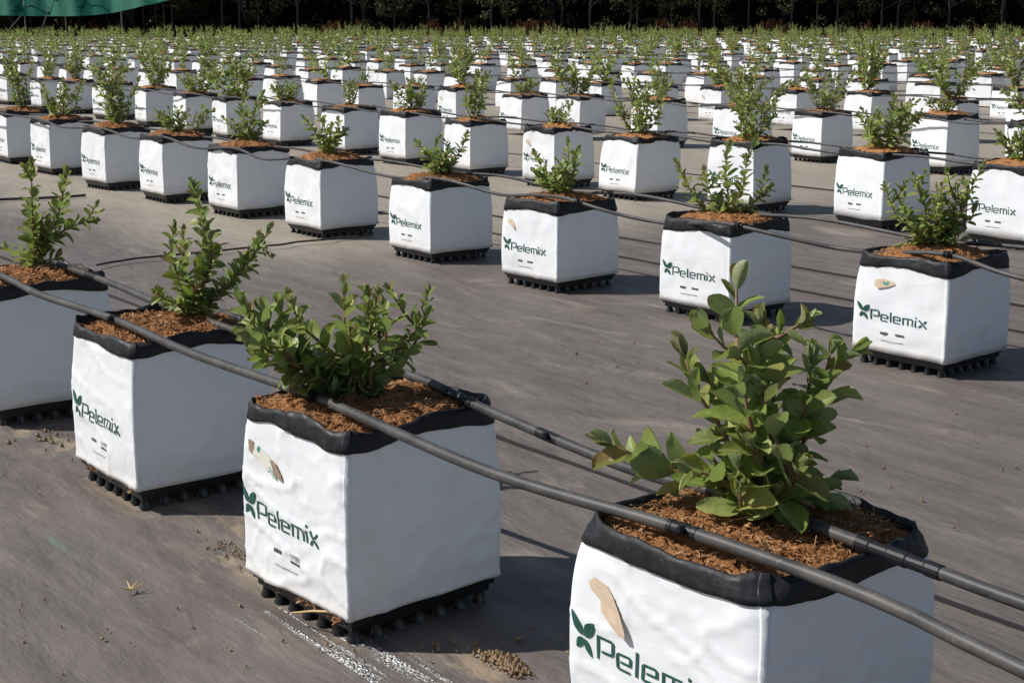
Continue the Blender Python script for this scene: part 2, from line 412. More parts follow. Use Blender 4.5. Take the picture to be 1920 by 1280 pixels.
def _letters():
    x = 0; o = []
    r = .07
    o += [([(x, 0), (x, .8), (x+.46, .8), (x+.52, .74), (x+.52, .38), (x+.46, .32), (x+.13, .32)], .105)]; x += .68
    def e(x): return [([(x+.44, .0), (x+.05, .0), (x, .05), (x, .47), (x+.05, .52), (x+.39, .52), (x+.44, .47), (x+.44, .26), (x+.11, .26)], .095)]
    o += e(x); x += .65
    o += [([(x, .84), (x, -.02)], .095)]; x += .20
    o += e(x); x += .65
    o += [([(x, -.04), (x, .52), (x+.58, .52), (x+.64, .46), (x+.64, -.04)], .095), ([(x+.32, .465), (x+.32, -.04)], .09)]; x += .84
    o += [([(x, -.04), (x, .52)], .095), ([(x, .64), (x, .78)], .095)]; x += .20
    o += [([(x, .57), (x+.48, -.05)], .13), ([(x, -.05), (x+.17, .19)], .12), ([(x+.31, .34), (x+.48, .57)], .12)]; x += .48
    return o, x
LET, LETW = _letters()
def petal(cx, cy, ang, L, wd):
    c, s_ = math.cos(ang), math.sin(ang); n = 7; v = []; f = []
    for i in range(n+1):
        t = i/n; hw = wd*.5*math.sin(math.pi*t**.8)**.8 if 0 < t < 1 else 0
        for sg in (-1, 0, 1):
            v.append(Vector((cx+c*t*L-s_*sg*hw, cy+s_*t*L+c*sg*hw, 0)))
        if i: b = len(v); f += [(b-6, b-5, b-2, b-3), (b-5, b-4, b-1, b-2)]
    return v, f
_txt = {}
def text_mesh(body, size):
    if body not in _txt:
        cu = bpy.data.curves.new("t", 'FONT'); cu.body = body; cu.size = 1; cu.resolution_u = 2
        o = bpy.data.objects.new("t", cu); C.objects.link(o); me = o.to_mesh()
        _txt[body] = ([v.co.copy() for v in me.vertices], [tuple(p.vertices) for p in me.polygons])
        o.to_mesh_clear(); bpy.data.objects.remove(o); bpy.data.curves.remove(cu)
    v, f = _txt[body]; return [p*size for p in v], f
def logo(bag, x0=-.84, z0=None, detail=2):
    z0 = z0 if z0 is not None else bag.zb+.098
    mbs = [MB(), MB(), MB()]; OFF = .0016 if detail > 1 else .0022
    def put(v, f, ox, oz, sx, sz, mi=0):
        mbs[mi].add([bag.on_face(ox+p.x*sx/HW, oz+p.y*sz, OFF) for p in v], f)
    for a, L, wd in ((R(128), .036, .013), (R(48), .030, .0165), (R(232), .020, .0115), (R(303), .026, .010)):
        v, f = petal(0, 0, a, 1, wd/L)
        v = [p+Vector((math.cos(a), math.sin(a), 0))*.07 for p in v]
        put(v, f, x0+.105, z0+.020, L*.92, L)
    sx, sz = .0475, .0365
    for pl, wd in LET:
        v, f = ribbon(pl, wd*.90); put(v, f, x0+.27, z0, sx, sz, 1)
    if detail > 1:
        v, f = text_mesh("OMRI", .0115); put(v, f, -.05, z0-.040, 1, 1, 2)
        mbs[2].add([bag.on_face(-.05+i/HW, z0-.0435-j, .0014) for i in np.linspace(0, .029, 4) for j in (0, .0045)], [(2*i, 2*i+2, 2*i+3, 2*i+1) for i in range(3)])
        for i in range(5):
            mbs[2].add([bag.on_face(-.37+(i*.0046+a)/HW, z0-.0415+b, OFF) for a, b in ((0, 0), (.0038, 0), (.0038, .0065), (0, .0065))], [(0, 1, 2, 3)])
        v, f = text_mesh("www.pelemix.com", .0065); put(v, f, -.36, z0-.064, 1.35, 1, 2)
    elif detail == 1:
        for xa, xb, za, zb_ in ((-.37, -.21, .034, .041), (-.05, .14, .034, .040), (-.36, .12, .060, .0615)):
            mbs[2].add([bag.on_face(x, z0-z, OFF) for x in np.linspace(xa, xb, 4) for z in (za, zb_)], [(2*i, 2*i+2, 2*i+3, 2*i+1) for i in range(3)])
    return [("printed_emblem", mbs[0].mesh("printed_emblem", M['print'])), ("printed_name", mbs[1].mesh("printed_name", M['print'])), ("fine_print", mbs[2].mesh("fine_print", M['smallprint']))]
def patch(bag, pts, curl, teal=None, name="torn_label"):
    """a torn paper label whose free end curls off the bag: pts = outline (x,z) in face coordinates, centre fan"""
    mb = MB(); cx = sum(p[0] for p in pts)/len(pts); cz = sum(p[1] for p in pts)/len(pts); z_hi = max(p[1] for p in pts); z_lo = min(p[1] for p in pts)
    def Q(x, z, ex=0.):
        g = (z_hi-z)/(z_hi-z_lo+1e-6); return bag.on_face(x, z, .0018+curl*g*g+ex)
    v = [Q(cx, cz, .001)]; n = len(pts)
    for p in pts: v.append(Q(cx+(p[0]-cx)*.55, cz+(p[1]-cz)*.55, .0014))
    for p in pts: v.append(Q(*p))
    f = [(0, 1+i, 1+(i+1) % n) for i in range(n)]+[(1+i, 1+n+i, 1+n+(i+1) % n, 1+(i+1) % n) for i in range(n)]
    mb.add(v, f, 0)
    if teal:
        for (x, z, a, L) in teal:
            pv, pf = petal(0, 0, a, L, L*.55); mb.add([Q(x+p.x/HW, z+p.y, .0022) for p in pv], pf, 1)
    return mb.mesh(name, [M['paper'], M['teal']])

# ------------------------------------------------------------------ leaves and shrubs
class Foliage:
    def __init__(s): s.v = []; s.f = []; s.a = []; s.m = []; s.n = 0
    def leaf(s, p, d, nrm, L, wd, curl, fold, age, lod, rnd):
        d = d.normalized(); side = d.cross(nrm)
        if side.length < 1e-3: side = d.cross(Vector((1, .3, .2)))
        side.normalize(); up = side.cross(d).normalized()
        if lod == 2: T, S = (0, .08, .24, .45, .66, .84, .95, 1), (-1, -.5, 0, .5, 1)
        elif lod == 1: T, S = (0, .28, .6, .88, 1), (-1, 0, 1)
        else: T, S = (0, .5, 1), (-1, 1)
        ph = rnd.uniform(0, 6); wv = rnd.uniform(.0, .10)*(.4+fold)
        k0 = s.n; row = len(S)
        P, D, U, Sd = np.array(p), np.array(d), np.array(up), np.array(side)
        for t in T:
            hw = wd*.5*max(.04 if lod else .10, math.sin(math.pi*min(.998, max(.002, t**1.12)))**.52)
            ang = curl*t; fx = (math.sin(ang)/curl if abs(curl) > .05 else t)*L; fz = -((1-math.cos(ang))/curl if abs(curl) > .05 else 0)*L
            for q in S:
                z = fz+fold*abs(q)*hw*abs(q)+wv*L*.5*math.sin(t*9+ph+q*2)*abs(q)
                s.v.append(tuple(P+D*fx+U*z+Sd*(q*hw))); s.a.append(age); s.m.append(1-abs(q) if lod else 0.)
        for i in range(len(T)-1):
            for j in range(row-1):
                a = k0+i*row+j; s.f.append((a, a+1, a+row+1, a+row))
        s.n = len(s.v)
    def mesh(s, m_):
        me = mesh("foliage", s.v, s.f, m_, smooth=True, attr=s.a)
        a = me.attributes.new("mid", 'FLOAT', 'POINT'); a.data.foreach_set("value", np.asarray(s.m, dtype=np.float32)); return me

def spline(pts, step):
    P = [Vector(p) for p in pts]; out = []
    for i in range(len(P)-1):
        p0 = P[max(0, i-1)]; p1 = P[i]; p2 = P[i+1]; p3 = P[min(len(P)-1, i+2)]
        k = max(1, int((p2-p1).length/step+.5))
        for j in range(k):
            t = j/k
            out.append(.5*((2*p1)+(p2-p0)*t+(2*p0-5*p1+4*p2-p3)*t*t+(3*p1-p0-3*p2+p3)*t**3))
    out.append(P[-1]); return out
def shrub(stems, seed, leafL=.034, lod=2, dens=1., start=.12, tipfrac=.34, z0=.34):
    """stems: list of (points, size factor, leafiness). Returns stem mesh, foliage mesh"""
    rnd = random.Random(seed); F = Foliage(); mb = MB()
    gap = .0125/dens*(leafL/.034)
    for st in stems:
        pts, sf, leafy = st
        c = spline(pts, gap*.8)
        n = len(c); r0 = .0032*sf+.001
        if lod: mb.tube(c[::2]+([c[-1]] if n % 2 == 0 else []), [r0*(1-.75*i/max(1, n//2)) for i in range(len(c[::2]+([c[-1]] if n % 2 == 0 else [])))], 5 if lod == 1 else 7)
        phi = rnd.uniform(0, 6.28)
        for i, p in enumerate(c):
            g = i/max(1, n-1)
            if g < start or (rnd.random() > leafy and g < .9): continue
            t = (c[min(i+1, n-1)]-c[max(i-1, 0)]).normalized()
            phi += 2.4+rnd.uniform(-.5, .5)
            a = t.cross(Vector((.3, .9, .2))).normalized(); b = t.cross(a)
            rad = a*math.cos(phi)+b*math.sin(phi)
            tip = max(0, (g-(1-tipfrac))/tipfrac)
            op = rnd.uniform(.75, 1.25)*(1-.55*tip)
            d = t*math.cos(op)+rad*math.sin(op)
            L = leafL*sf*rnd.uniform(.7, 1.25)*(1-.42*tip)
            wd = L*rnd.uniform(.54, .74)*(1-.15*tip)
            nr = (t*math.sin(op)-rad*math.cos(op))+Vector((rnd.uniform(-.5, .5), rnd.uniform(-.5, .5), rnd.uniform(-.1, .6)))
            age = min(1, max(0, tip*rnd.uniform(.2, 1.15)+rnd.uniform(-.1, .22)+(.7 if rnd.random() < .05 else 0)))
            F.leaf(p+rad*.002, d, nr, L, wd, rnd.uniform(-.5, .9), rnd.uniform(.1, .8)+.5*tip, age, lod, rnd)
        # bud cluster at the tip
        for k in range(4 if lod else 2):
            t = (c[-1]-c[-2]).normalized(); an = k*1.7+rnd.random()
            a = t.cross(Vector((.3, .9, .2))).normalized(); b = t.cross(a)
            d = t+(a*math.cos(an)+b*math.sin(an))*.45; L = leafL*sf*rnd.uniform(.4, .7)
            F.leaf(c[-1], d, -(a*math.cos(an)+b*math.sin(an))+t*.4, L, L*.5, -.5, .9, rnd.uniform(.4, 1), lod, rnd)
    sm = mb.mesh("stem", M['bark'], True) if lod else None
    return sm, F.mesh(M['leaf'])

# camera-right / camera-up picture offsets (metres) to local bag coordinates (bag turned by -RA)
def loc(dx, dz, dep=0.):      # dx right, dep away from the camera, dz up, relative to stem base
    x = dx*CA-dep*SA; y = dx*SA+dep*CA
    return Vector((x, y, dz))
def photo_shrub(base, k, lines, seed, leafL, lod, dens=1., extra=0, z0=.335, start=.1, twig=.0, off=(0, 0)):
    """lines: picture polylines of each stem in pixels of the photograph, k metres per pixel; depth is spread at random"""
    rnd = random.Random(seed); stems = []
    bo = Vector((off[0], off[1], z0))
    for ln in lines:
        pts, sf, lf = ln; dp = rnd.uniform(-.07, .07); q = [bo+loc(0, 0, rnd.uniform(-.006, .006))+Vector((0, 0, -.01))]
        for i, (u, v) in enumerate(pts):
            g = (i+1)/len(pts); q.append(bo+loc((u-base[0])*k, (base[1]-v)*k*1.02, dp*g))
        stems.append((q, sf, lf))
        for _ in range(extra):                      # side twigs
            i = rnd.randrange(1, len(q)); a = q[i-1].lerp(q[i], rnd.uniform(.3, .9)); L = rnd.uniform(.035, .075)*sf
            d = Vector((rnd.uniform(-1, 1), rnd.uniform(-1, 1), rnd.uniform(.2, 1.1))).normalized()
            stems.append(([a, a+d*L*.5+Vector((0, 0, .004)), a+d*L+Vector((0, 0, L*.3))], sf*.8, lf))
    return shrub(stems, seed, leafL, lod, dens, start=start, z0=z0)
def wild_shrub(seed, h, spread, nst, leafL, lod, dens=1., z0=.335, tw=2):
    rnd = random.Random(seed); stems = []
    for i in range(nst):
        a = 6.28*(i+rnd.uniform(-.3, .3))/nst; hh = h*rnd.uniform(.5, 1.05); r = spread*rnd.uniform(.25, 1.05)
        b = Vector((rnd.uniform(-.01, .01), rnd.uniform(-.01, .01), z0-.01)); e = Vector((math.cos(a)*r, math.sin(a)*r, z0+hh))
        m1 = b.lerp(e, .4)+Vector((math.cos(a)*r*.18, math.sin(a)*r*.18, -hh*.04)); m2 = b.lerp(e, .75)+Vector((rnd.uniform(-.02, .02), rnd.uniform(-.02, .02), 0))
        stems.append(([b, m1, m2, e], 1, .92))
        for _ in range(tw):
            g = rnd.uniform(.25, .85); p = b.lerp(e, g); L = h*rnd.uniform(.15, .35); d = Vector((math.cos(a+rnd.uniform(-1.5, 1.5)), math.sin(a+rnd.uniform(-1.5, 1.5)), rnd.uniform(.3, 1.6))).normalized()
            stems.append(([p, p+d*L*.5, p+d*L+Vector((0, 0, L*.2))], .85, .95))
    return shrub(stems, seed, leafL, lod, dens, z0=z0)

# ------------------------------------------------------------------ drainage tray
def tray_meshes():
    mb = MB(); mb.box((0, 0, .0375), (.284, .284, .011)); mb.box((0, 0, .0255), (.272, .272, .012))
    for i in range(6):
        for j in range(6):
            if 0 < i < 5 and 0 < j < 5 and (i+j) % 2: continue
    plate = mb.mesh("tray_plate", M['tray'])
    f = MB(); n = 10
    prof = [(.0080, .034), (.0078, .022), (.0088, .012), (.0112, .004), (.0130, 0)]
    v = [(r*math.cos(6.283*k/n), r*math.sin(6.283*k/n), z) for r, z in prof for k in range(n)]
    f.add(v, [(i*n+k, (i+1)*n+k, (i+1)*n+(k+1) % n, i*n+(k+1) % n) for i in range(len(prof)-1) for k in range(n)])
    foot = f.mesh("foot", M['tray'], True)
    pos = []
    for i in range(7):
        for j in range(7):
            if i in (0, 6) or j in (0, 6): pos.append(((i-3)*.0415, (j-3)*.0415))
    one = MB(); one.add(*_bm(plate))
    for x, y in pos: vv, ff = _bm(foot); one.add([(p[0]+x, p[1]+y, p[2]) for p in vv], ff)
    whole = one.mesh("drainage_tray", M['tray'])
    return plate, foot, pos, whole
def _bm(me): return [tuple(v.co) for v in me.vertices], [tuple(p.vertices) for p in me.polygons]
PLATE, FOOT, FPOS, TRAY = tray_meshes()

# ------------------------------------------------------------------ ground
def ground():
    def axis(lo, hi, d, far):
        a = list(np.arange(lo, hi+1e-6, d)); s = d; x = lo
        while x > -far: s *= 1.5; x -= s; a.insert(0, x)
        s = d; x = a[-1]
        while x < far: s *= 1.5; x += s; a.append(x)
        return a
    X = axis(-3.2, 3.2, .04, 300); Y = axis(.6, 9.5, .04, 300); nx = len(X)
    v = []
    for y in Y:
        for x in X:
            z = 0
            if -3.3 < x < 3.3 and .5 < y < 9.6:
                al = -x*CA+y*SA; ac = x*SA+y*CA
                z = noise.noise(Vector((al*1.6, ac*5.5, 0)))*.0045+noise.noise(Vector((al*5, ac*14, 3)))*.0018-.002
            v.append((x, y, z))
    f = [(j*nx+i, j*nx+i+1, (j+1)*nx+i+1, (j+1)*nx+i) for j in range(len(Y)-1) for i in range(nx-1)]
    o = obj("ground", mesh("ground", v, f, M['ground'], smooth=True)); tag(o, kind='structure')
ground()
def seam(ac, a0, a1, seed, wdt=.007):
    mb = MB(); n = max(8, int((a1-a0)/.12)); v = []; f = []
    for i in range(n+1):
        al = a0+(a1-a0)*i/n; dd = noise.noise(Vector((al*1.1, seed, 0)))*.018+noise.noise(Vector((al*6, seed, 0)))*.004
        for dx, z in ((0, -.003), (0, .0045), (wdt, .0055), (wdt+.05, .003), (wdt+.05, -.003)): v.append(W(al, ac+dd+dx, z))
    for i in range(n):
        for k in range(4): f.append((i*5+k, (i+1)*5+k, (i+1)*5+k+1, i*5+k+1))
    mi = [(1 if k >= 2 else 0) for i in range(n) for k in range(4)]
    o = obj("ground_cloth_edge", mesh("ground_cloth_edge", v, f, [M['seam'], M['ground']], mi)); tag(o, kind='structure')
for i, (ac, a0, a1) in enumerate(((1.972, -2, 14), (4.325, -4, 22), (3.955, 2, 22), (6.50, -6, 28), (8.65, -8, 32), (10.9, -10, 34), (13.1, -12, 36))): seam(ac, a0, a1, i*3.3)
# loose dark cord across the aisle
mb = MB(); cp = [(-1.60, 5.70), (-1.553, 5.766), (-1.497, 5.859), (-1.35, 5.954), (-1.181, 6.081), (-.985, 6.229), (-.825, 6.383), (-.631, 6.512)]
cs = spline([(x, y, .010) for x, y in cp], .04); cs = [p+Vector((noise.noise(p*9)*.02, noise.noise(p*11)*.02, .004)) for p in cs]
mb.tube(cs, .0045, 6); o = obj("loose_cord", mb.mesh("loose_cord", M['cord'], True)); tag(o, "dark frayed cord lying across the aisle behind the second-nearest bag", "cord")
mb = MB(); mb.tube([p+Vector((0, noise.noise(p*4)*.02, 0)) for p in spline([(-3.3, 7.70, .012), (-2.7, 7.879, .012), (-2.518, 7.927, .012), (-2.30, 8.06, .012)], .05)], .008, 6)
o = obj("loose_cord", mb.mesh("loose_cord", M['cord'], True)); tag(o, "short black cord on tan dust at the left edge of the photo", "cord")
# crumbs of soil
def crumbs(name, label, clusters, seed):
    rnd = random.Random(seed); mb = MB()
    for (x, y, rx, ry, ang, n, s0) in clusters:
        for _ in range(n):
            a, b = rnd.gauss(0, .5), rnd.gauss(0, .5); px = x+a*rx*math.cos(ang)-b*ry*math.sin(ang); py = y+a*rx*math.sin(ang)+b*ry*math.cos(ang)
            s = s0*rnd.uniform(.4, 1.4); hz = max(0, 1-(a*a+b*b)*1.5)*s0*1.2
            ico = [Vector(q).normalized() for q in ((1,0,0), (-1,0,0), (0,1,0), (0,-1,0), (0,0,1), (0,0,-1))]
            rr = [s*rnd.uniform(.6, 1.2) for _ in ico]
            mb.add([Vector((px, py, s*.4+hz*rnd.random()))+q*r for q, r in zip(ico, rr)], [(0,2,4), (2,1,4), (1,3,4), (3,0,4), (2,0,5), (1,2,5), (3,1,5), (0,3,5)])
    o = obj(name, mb.mesh(name, M['clod'])); tag(o, label, "soil", kind='stuff')
M['clod'] = simple("dry_brown_soil", (.24, .165, .10), .95, .1)
crumbs("soil_crumbs", "little heap of dry soil crumbs on the ground cloth at bottom centre",
       [(-.010, 2.075, .055, .02, -.95, 260, .0042), (-.09, 2.13, .06, .03, 0, 14, .004), (.06, 2.16, .1, .03, 0, 10, .004)], 3)
crumbs("soil_crumbs", "loose brown crumbs scattered left of the two front bags", [(-1.07, 3.30, .10, .07, -.5, 26, .005), (-1.02, 3.1, .3, .2, -.5, 12, .003), (-.50, 2.55, .10, .025, -.9, 70, .0032),
       (-.7, 2.3, .5, .3, 0, 26, .003), (-.2, 2.2, .4, .1, 0, 16, .004), (-.35, 2.15, .6, .2, 0, 20, .003), (.9, 3.0, .9, .8, 0, 40, .0035), (.2, 4.0, 1.2, .8, 0, 50, .004)], 4)
mb = MB()
for a in (0, .9, -.8, 2.4): mb.tube([(-.635, 2.355, .006), (-.635+.022*math.cos(a+1.2), 2.355+.022*math.sin(a+1.2), .014)], [.0022, .0008], 5)
o = obj("dry_twig", mb.mesh("dry_twig", M['straw'])); tag(o, "tiny pale dry twig lying alone on the dark ground cloth at lower left", "twig")

# ------------------------------------------------------------------ potted bushes
names_count = {}
VR = random.Random(8)
def vary_(h):
    k = VR.choice((.62, .78, .9, 1.0, 1.12, 1.28))*VR.uniform(.93, 1.07); kw = k*VR.uniform(.9, 1.4)
    return ("small" if h*k < .21 else "medium-sized" if h*k < .30 else "tall"), (k, kw)
def place_bag(Fxy, rot, sc, parts, label, group, zsc=1., Fgiven=True, vary=None):
    """Fxy: ground position of the near bottom corner"""
    th = -(RA+rot); c, s = math.cos(th), math.sin(th); w2 = HW*sc
    if Fgiven: x = Fxy[0]-(c*w2-s*(-w2)); y = Fxy[1]-(s*w2+c*(-w2))
    else: x, y = Fxy
    root = empty("potted_blueberry_bush", (x, y, 0), th, (sc, sc, zsc)); tag(root, label, "potted plant", group)
    b = obj("grow_bag", parts['bag'], root)
    for nm_, me_ in parts.get('logo') or (): obj(nm_, me_, b)
    if parts.get('patch'): obj("torn_label", parts['patch'], b)
    if parts.get('rim'): obj("folded_rim", parts['rim'], b)
    if parts.get('soil'): obj("coir_substrate", parts['soil'], root)
    if parts.get('plant'):
        st, fo = parts['plant']; pa = root
        ps = []
        if st: ps.append(obj("stem", st, root))
        ps.append(obj("foliage", fo, root))
        if vary:
            k, kw = vary; rz = VR.uniform(0, 6.28)
            for q in ps: q.scale = (kw, kw, k); q.rotation_euler.z = rz; q.location = (VR.uniform(-.02, .02), VR.uniform(-.02, .02), .335*(1-k))
    return root
def place_tray(root, near, label):
    if near:
        t = empty("drainage_tray", tuple(root.location), root.rotation_euler.z, (root.scale.x,)*2+(1,)); tag(t, label, "tray", "black trays under the grow bags")
        obj("tray_plate", PLATE, t)
        for x, y in FPOS: f = obj("foot", FOOT, t); f.location = (x, y, 0)
    else:
        t = obj("drainage_tray", TRAY); t.location = root.location; t.rotation_euler.z = root.rotation_euler.z; t.scale = (root.scale.x,)*2+(1,)
        tag(t, label, "tray", "black trays under the grow bags")

def invert(u, v, z):
    x = (u-960)/2809; y = -(v-640)/2809; cp, sp = math.cos(PITCH), math.sin(PITCH)
    d = (x, cp+y*sp, -sp+y*cp); t = (z-CAM_H)/d[2]; return d[0]*t, d[1]*t

TAG_A1 = [(-.80, .268), (-.72, .279), (-.52, .274), (-.42, .262), (-.30, .240), (-.20, .214), (-.19, .206), (-.26, .206), (-.44, .219), (-.58, .232), (-.60, .248), (-.76, .258)]
TAG_A2 = [(-.82, .274), (-.72, .272), (-.66, .262), (-.52, .262), (-.34, .252), (-.16, .228), (-.24, .222), (-.36, .230), (-.54, .236), (-.68, .244), (-.72, .252), (-.80, .258)]
TAG_W = [(-.75, .262), (-.62, .266), (-.52, .255), (-.46, .232), (-.50, .228), (-.62, .240), (-.74, .250)]
TAG_S = [(-.72, .262), (-.58, .268), (-.40, .258), (-.34, .248), (-.50, .250), (-.64, .252)]
TAG_L = [(-.55, .262), (-.35, .268), (-.02, .262), (.03, .254), (-.20, .244), (-.46, .236), (-.58, .246)]

def full_bag(seed, n, m, sres, nf, fl, fw, lg, tagpts=None, curl=.006, teal=None, lx=-.86, lz=0, **kw):
    b = Bag(seed, **kw)
    p = dict(bag=b.sleeve(n, m), rim=b.rim(n), soil=b.soil(sres, nf, fl, fw, seed))
    if lg is not None: p['logo'] = logo(b, lx, b.zb+.098+lz, detail=lg)
    if tagpts: p['patch'] = patch(b, tagpts, curl, teal)
    p['_b'] = b
    return p
GR = "young blueberry bushes in white grow bags"

# --- row 1 (nearest): three in full view, one cut at the left edge
A1 = full_bag(1, 56, 42, 56, 4600, .016, .0011, 2, [(x*.72-.16, .246+(z-.246)*.8) for x, z in TAG_A1], .010, lx=-.90, lz=.026, zw=.314, zt=.338, roundness=4, top=1.03, wr=.8, sag=-.001)
A2 = full_bag(2.4, 56, 42, 56, 4200, .014, .0011, 2, TAG_A2, .002, [(-.62, .246, 1.3, .014), (-.38, .236, .9, .012)], lx=-.95, sag=.003, zw=.315, zt=.338, roundness=7, wr=1.1)
A3 = full_bag(3.7, 48, 34, 48, 3400, .015, .0013, 2, None, sag=.003, zw=.313, zt=.335, roundness=7, wr=.9)
A4 = full_bag(4.2, 24, 18, 40, 2200, .015, .0015, None, None, zw=.311, zt=.335, roundness=7)
def torn(bag):
    mb = MB()
    for pts, mi, ex in (([(-.82, .274), (-.73, .273), (-.70, .262), (-.74, .250), (-.80, .256)], 0, .0010), ([(-.76, .268), (-.56, .266), (-.36, .252), (-.28, .236), (-.46, .232), (-.66, .242), (-.74, .252)], 2, .0004),
                        ([(-.40, .254), (-.30, .250), (-.18, .234), (-.14, .224), (-.24, .226), (-.34, .236)], 0, .0030), ([(-.46, .240), (-.40, .240), (-.30, .228), (-.26, .222), (-.34, .224)], 3, .0016)):
        n = len(pts); cx = sum(p[0] for p in pts)/n; cz = sum(p[1] for p in pts)/n
        v = [bag.on_face(cx, cz, .0018+ex)]+[bag.on_face(p[0], p[1], .0016+ex*.8) for p in pts]
        mb.add(v, [(0, 1+(i+1) % n, 1+i) for i in range(n)], mi)
    for x, z, a, L in ((-.63, .258, 1.2, .012), (-.60, .258, 2.6, .009)):
        pv, pf = petal(0, 0, a, L, L*.6); mb.add([bag.on_face(x+p.x/HW, z+p.y, .0030) for p in pv], pf, 1)
    return mb.mesh("torn_label", [simple("brown_paper_tear", (.30, .22, .16), .9, .2), M['teal'], simple("pale_label_film", (.70, .68, .58), .5), simple("pale_green_print", (.35, .48, .36), .7)])
A2['patch'] = torn(A2['_b'])
A1['plant'] = photo_shrub((1430, 990), .00060, [
    ([(1405, 900), (1400, 760), (1398, 670), (1360, 645), (1322, 605)], 1.25, .95),
    ([(1415, 880), (1410, 740), (1425, 660), (1425, 610)], 1.2, .95),
    ([(1420, 930), (1450, 800), (1475, 720), (1470, 660)], 1.2, .9),
    ([(1440, 940), (1500, 860), (1540, 770), (1560, 700), (1600, 660)], 1.1, .85),
    ([(1440, 930), (1490, 850), (1520, 760), (1530, 680)], 1.1, .9),
    ([(1400, 900), (1350, 800), (1310, 740), (1285, 670)], 1.15, .95),
    ([(1400, 960), (1320, 920), (1240, 900), (1150, 860)], 1.15, .9),
    ([(1400, 950), (1350, 900), (1300, 880)], 1.2, .95),
    ([(1450, 970), (1510, 950), (1590, 925)], 1.0, .95),
    ([(1420, 960), (1430, 880), (1400, 820)], 1.25, 1),
    ([(1430, 960), (1470, 900), (1480, 850)], 1.2, 1),
    ([(1450, 960), (1530, 940), (1560, 960)], 1.1, 1),
    ([(1400, 970), (1380, 950), (1370, 900)], 1.1, 1)], 11, .045, 2, 1.2, extra=1, off=(.0, .01))
A2['plant'] = photo_shrub((690, 740), .00084, [
    ([(600, 700), (540, 650), (480, 600), (455, 550)], 1.35, .95),
    ([(620, 690), (560, 640), (530, 590), (520, 560)], 1.0, .95),
    ([(640, 680), (600, 620), (565, 580), (550, 530)], 1.0, 1),
    ([(670, 680), (645, 620), (640, 560), (640, 530)], 1.0, 1),
    ([(690, 690), (685, 620), (690, 560), (690, 530)], 1.0, 1),
    ([(700, 680), (720, 620), (715, 560)], 1.0, 1),
    ([(710, 700), (760, 660), (790, 610), (800, 555)], .95, .95),
    ([(660, 710), (600, 690), (560, 690)], 1.0, 1), ([(620, 715), (540, 680), (490, 660), (470, 640)], 1.0, .95), ([(600, 690), (520, 640), (470, 600)], 1.3, 1),
    ([(670, 700), (650, 650), (610, 640)], 1.1, 1),
    ([(700, 700), (720, 670), (740, 640)], 1.0, 1)], 12, .034, 2, 1.5, extra=1, off=(.005, .0))
A3['plant'] = photo_shrub((355, 590), .00107, [
    ([(345, 530), (330, 470), (338, 415)], 1.0, 1), ([(350, 540), (345, 480), (345, 430)], .9, 1),
    ([(375, 540), (398, 470), (395, 400), (380, 340)], 1.15, .95), ([(370, 545), (405, 480), (400, 420)], 1.1, .9),
    ([(380, 560), (420, 530), (465, 490), (485, 440)], .9, .35), ([(450, 500), (455, 480), (470, 465)], .9, 1), ([(470, 480), (490, 450), (510, 460)], .9, 1), ([(430, 520), (480, 470), (505, 425)], .9, .7),
    ([(340, 560), (320, 545), (308, 530)], .9, 1), ([(365, 560), (370, 540), (380, 520)], .9, 1)], 13, .033, 2, 1.6, extra=0, off=(.0, .05))
A4['plant'] = photo_shrub((60, 505), .00132, [
    ([(65, 450), (70, 380), (78, 310)], 1, .95), ([(75, 460), (110, 400), (128, 330)], 1, .95), ([(80, 460), (120, 430), (160, 420)], 1, 1),
    ([(70, 470), (75, 430), (55, 390)], 1, 1), ([(50, 490), (20, 480), (-5, 470)], .9, 1), ([(60, 480), (90, 440), (100, 410)], 1, 1), ([(80, 495), (100, 480)], .9, 1)],
    14, .036, 2, 1.5, extra=1, off=(-.02, .03))
GA = None
rA = []
r = place_bag((.274, 1.520), R(-2.5), 1.035, A1, "largest potted bush, glossy big leaves, bag cut off by the bottom edge", GR, 1.0); rA.append(r)
r = place_bag(invert(655, 1165, .045), R(-3.5), 1.0, A2, "white bag with whole green logo and torn sticker, front row, left of the largest bush", GR, 1.0); rA.append(r)
r = place_bag(invert(258, 920, .045), R(-1), 1.0, A3, "front-row bush with one tall leafy shoot and a side twig, bag face in narrow view", GR, 1.0); rA.append(r)
r = place_bag(tuple(W(3.415, 1.085)[:2]), R(-1), 1.0, A4, "front-row bush cut by the left edge, its shaded bag side showing", GR, 1.0); rA.append(r)
for q, lb in zip(rA, ("largest bush at the bottom edge", "bag with the torn sticker in the front row", "front-row bag seen narrow at left", "bag cut by the left edge")):
    place_tray(q, True, "black footed drainage tray under the "+lb)
# coir that has trickled out between bag and tray
rnd = random.Random(6); mb = MB()
for q, n_ in ((rA[1], 260), (rA[2], 200), (rA[0], 80)):
    th = q.rotation_euler.z; c_, s_ = math.cos(th), math.sin(th)
    for _ in range(n_):
        lx, ly = rnd.uniform(-.14, .13), -.150-abs(rnd.gauss(0, .004))+.006; hgt = .043-abs(rnd.gauss(0, .005))
        x = q.location.x+lx*c_-ly*s_; y = q.location.y+lx*s_+ly*c_
        if noise.noise(Vector((lx*22, q.location.x, 0))) < -.05: continue
        a = rnd.uniform(0, 6.28); L = rnd.uniform(.003, .009); d = Vector((math.cos(a), math.sin(a), rnd.uniform(-.9, .6)))*L; e = Vector((-math.sin(a), math.cos(a), rnd.uniform(-.5, .5)))*rnd.uniform(.0008, .002); p = Vector((x, y, hgt))
        mb.add([p-e, p+e, p+d+e, p+d-e], [(0, 1, 2, 3)])
o = obj("spilled_coir", mb.mesh("spilled_coir", M['coir'])); tag(o, "brown coir crumbs spilled along the tray edges under the front row bags", "coir", kind='stuff')
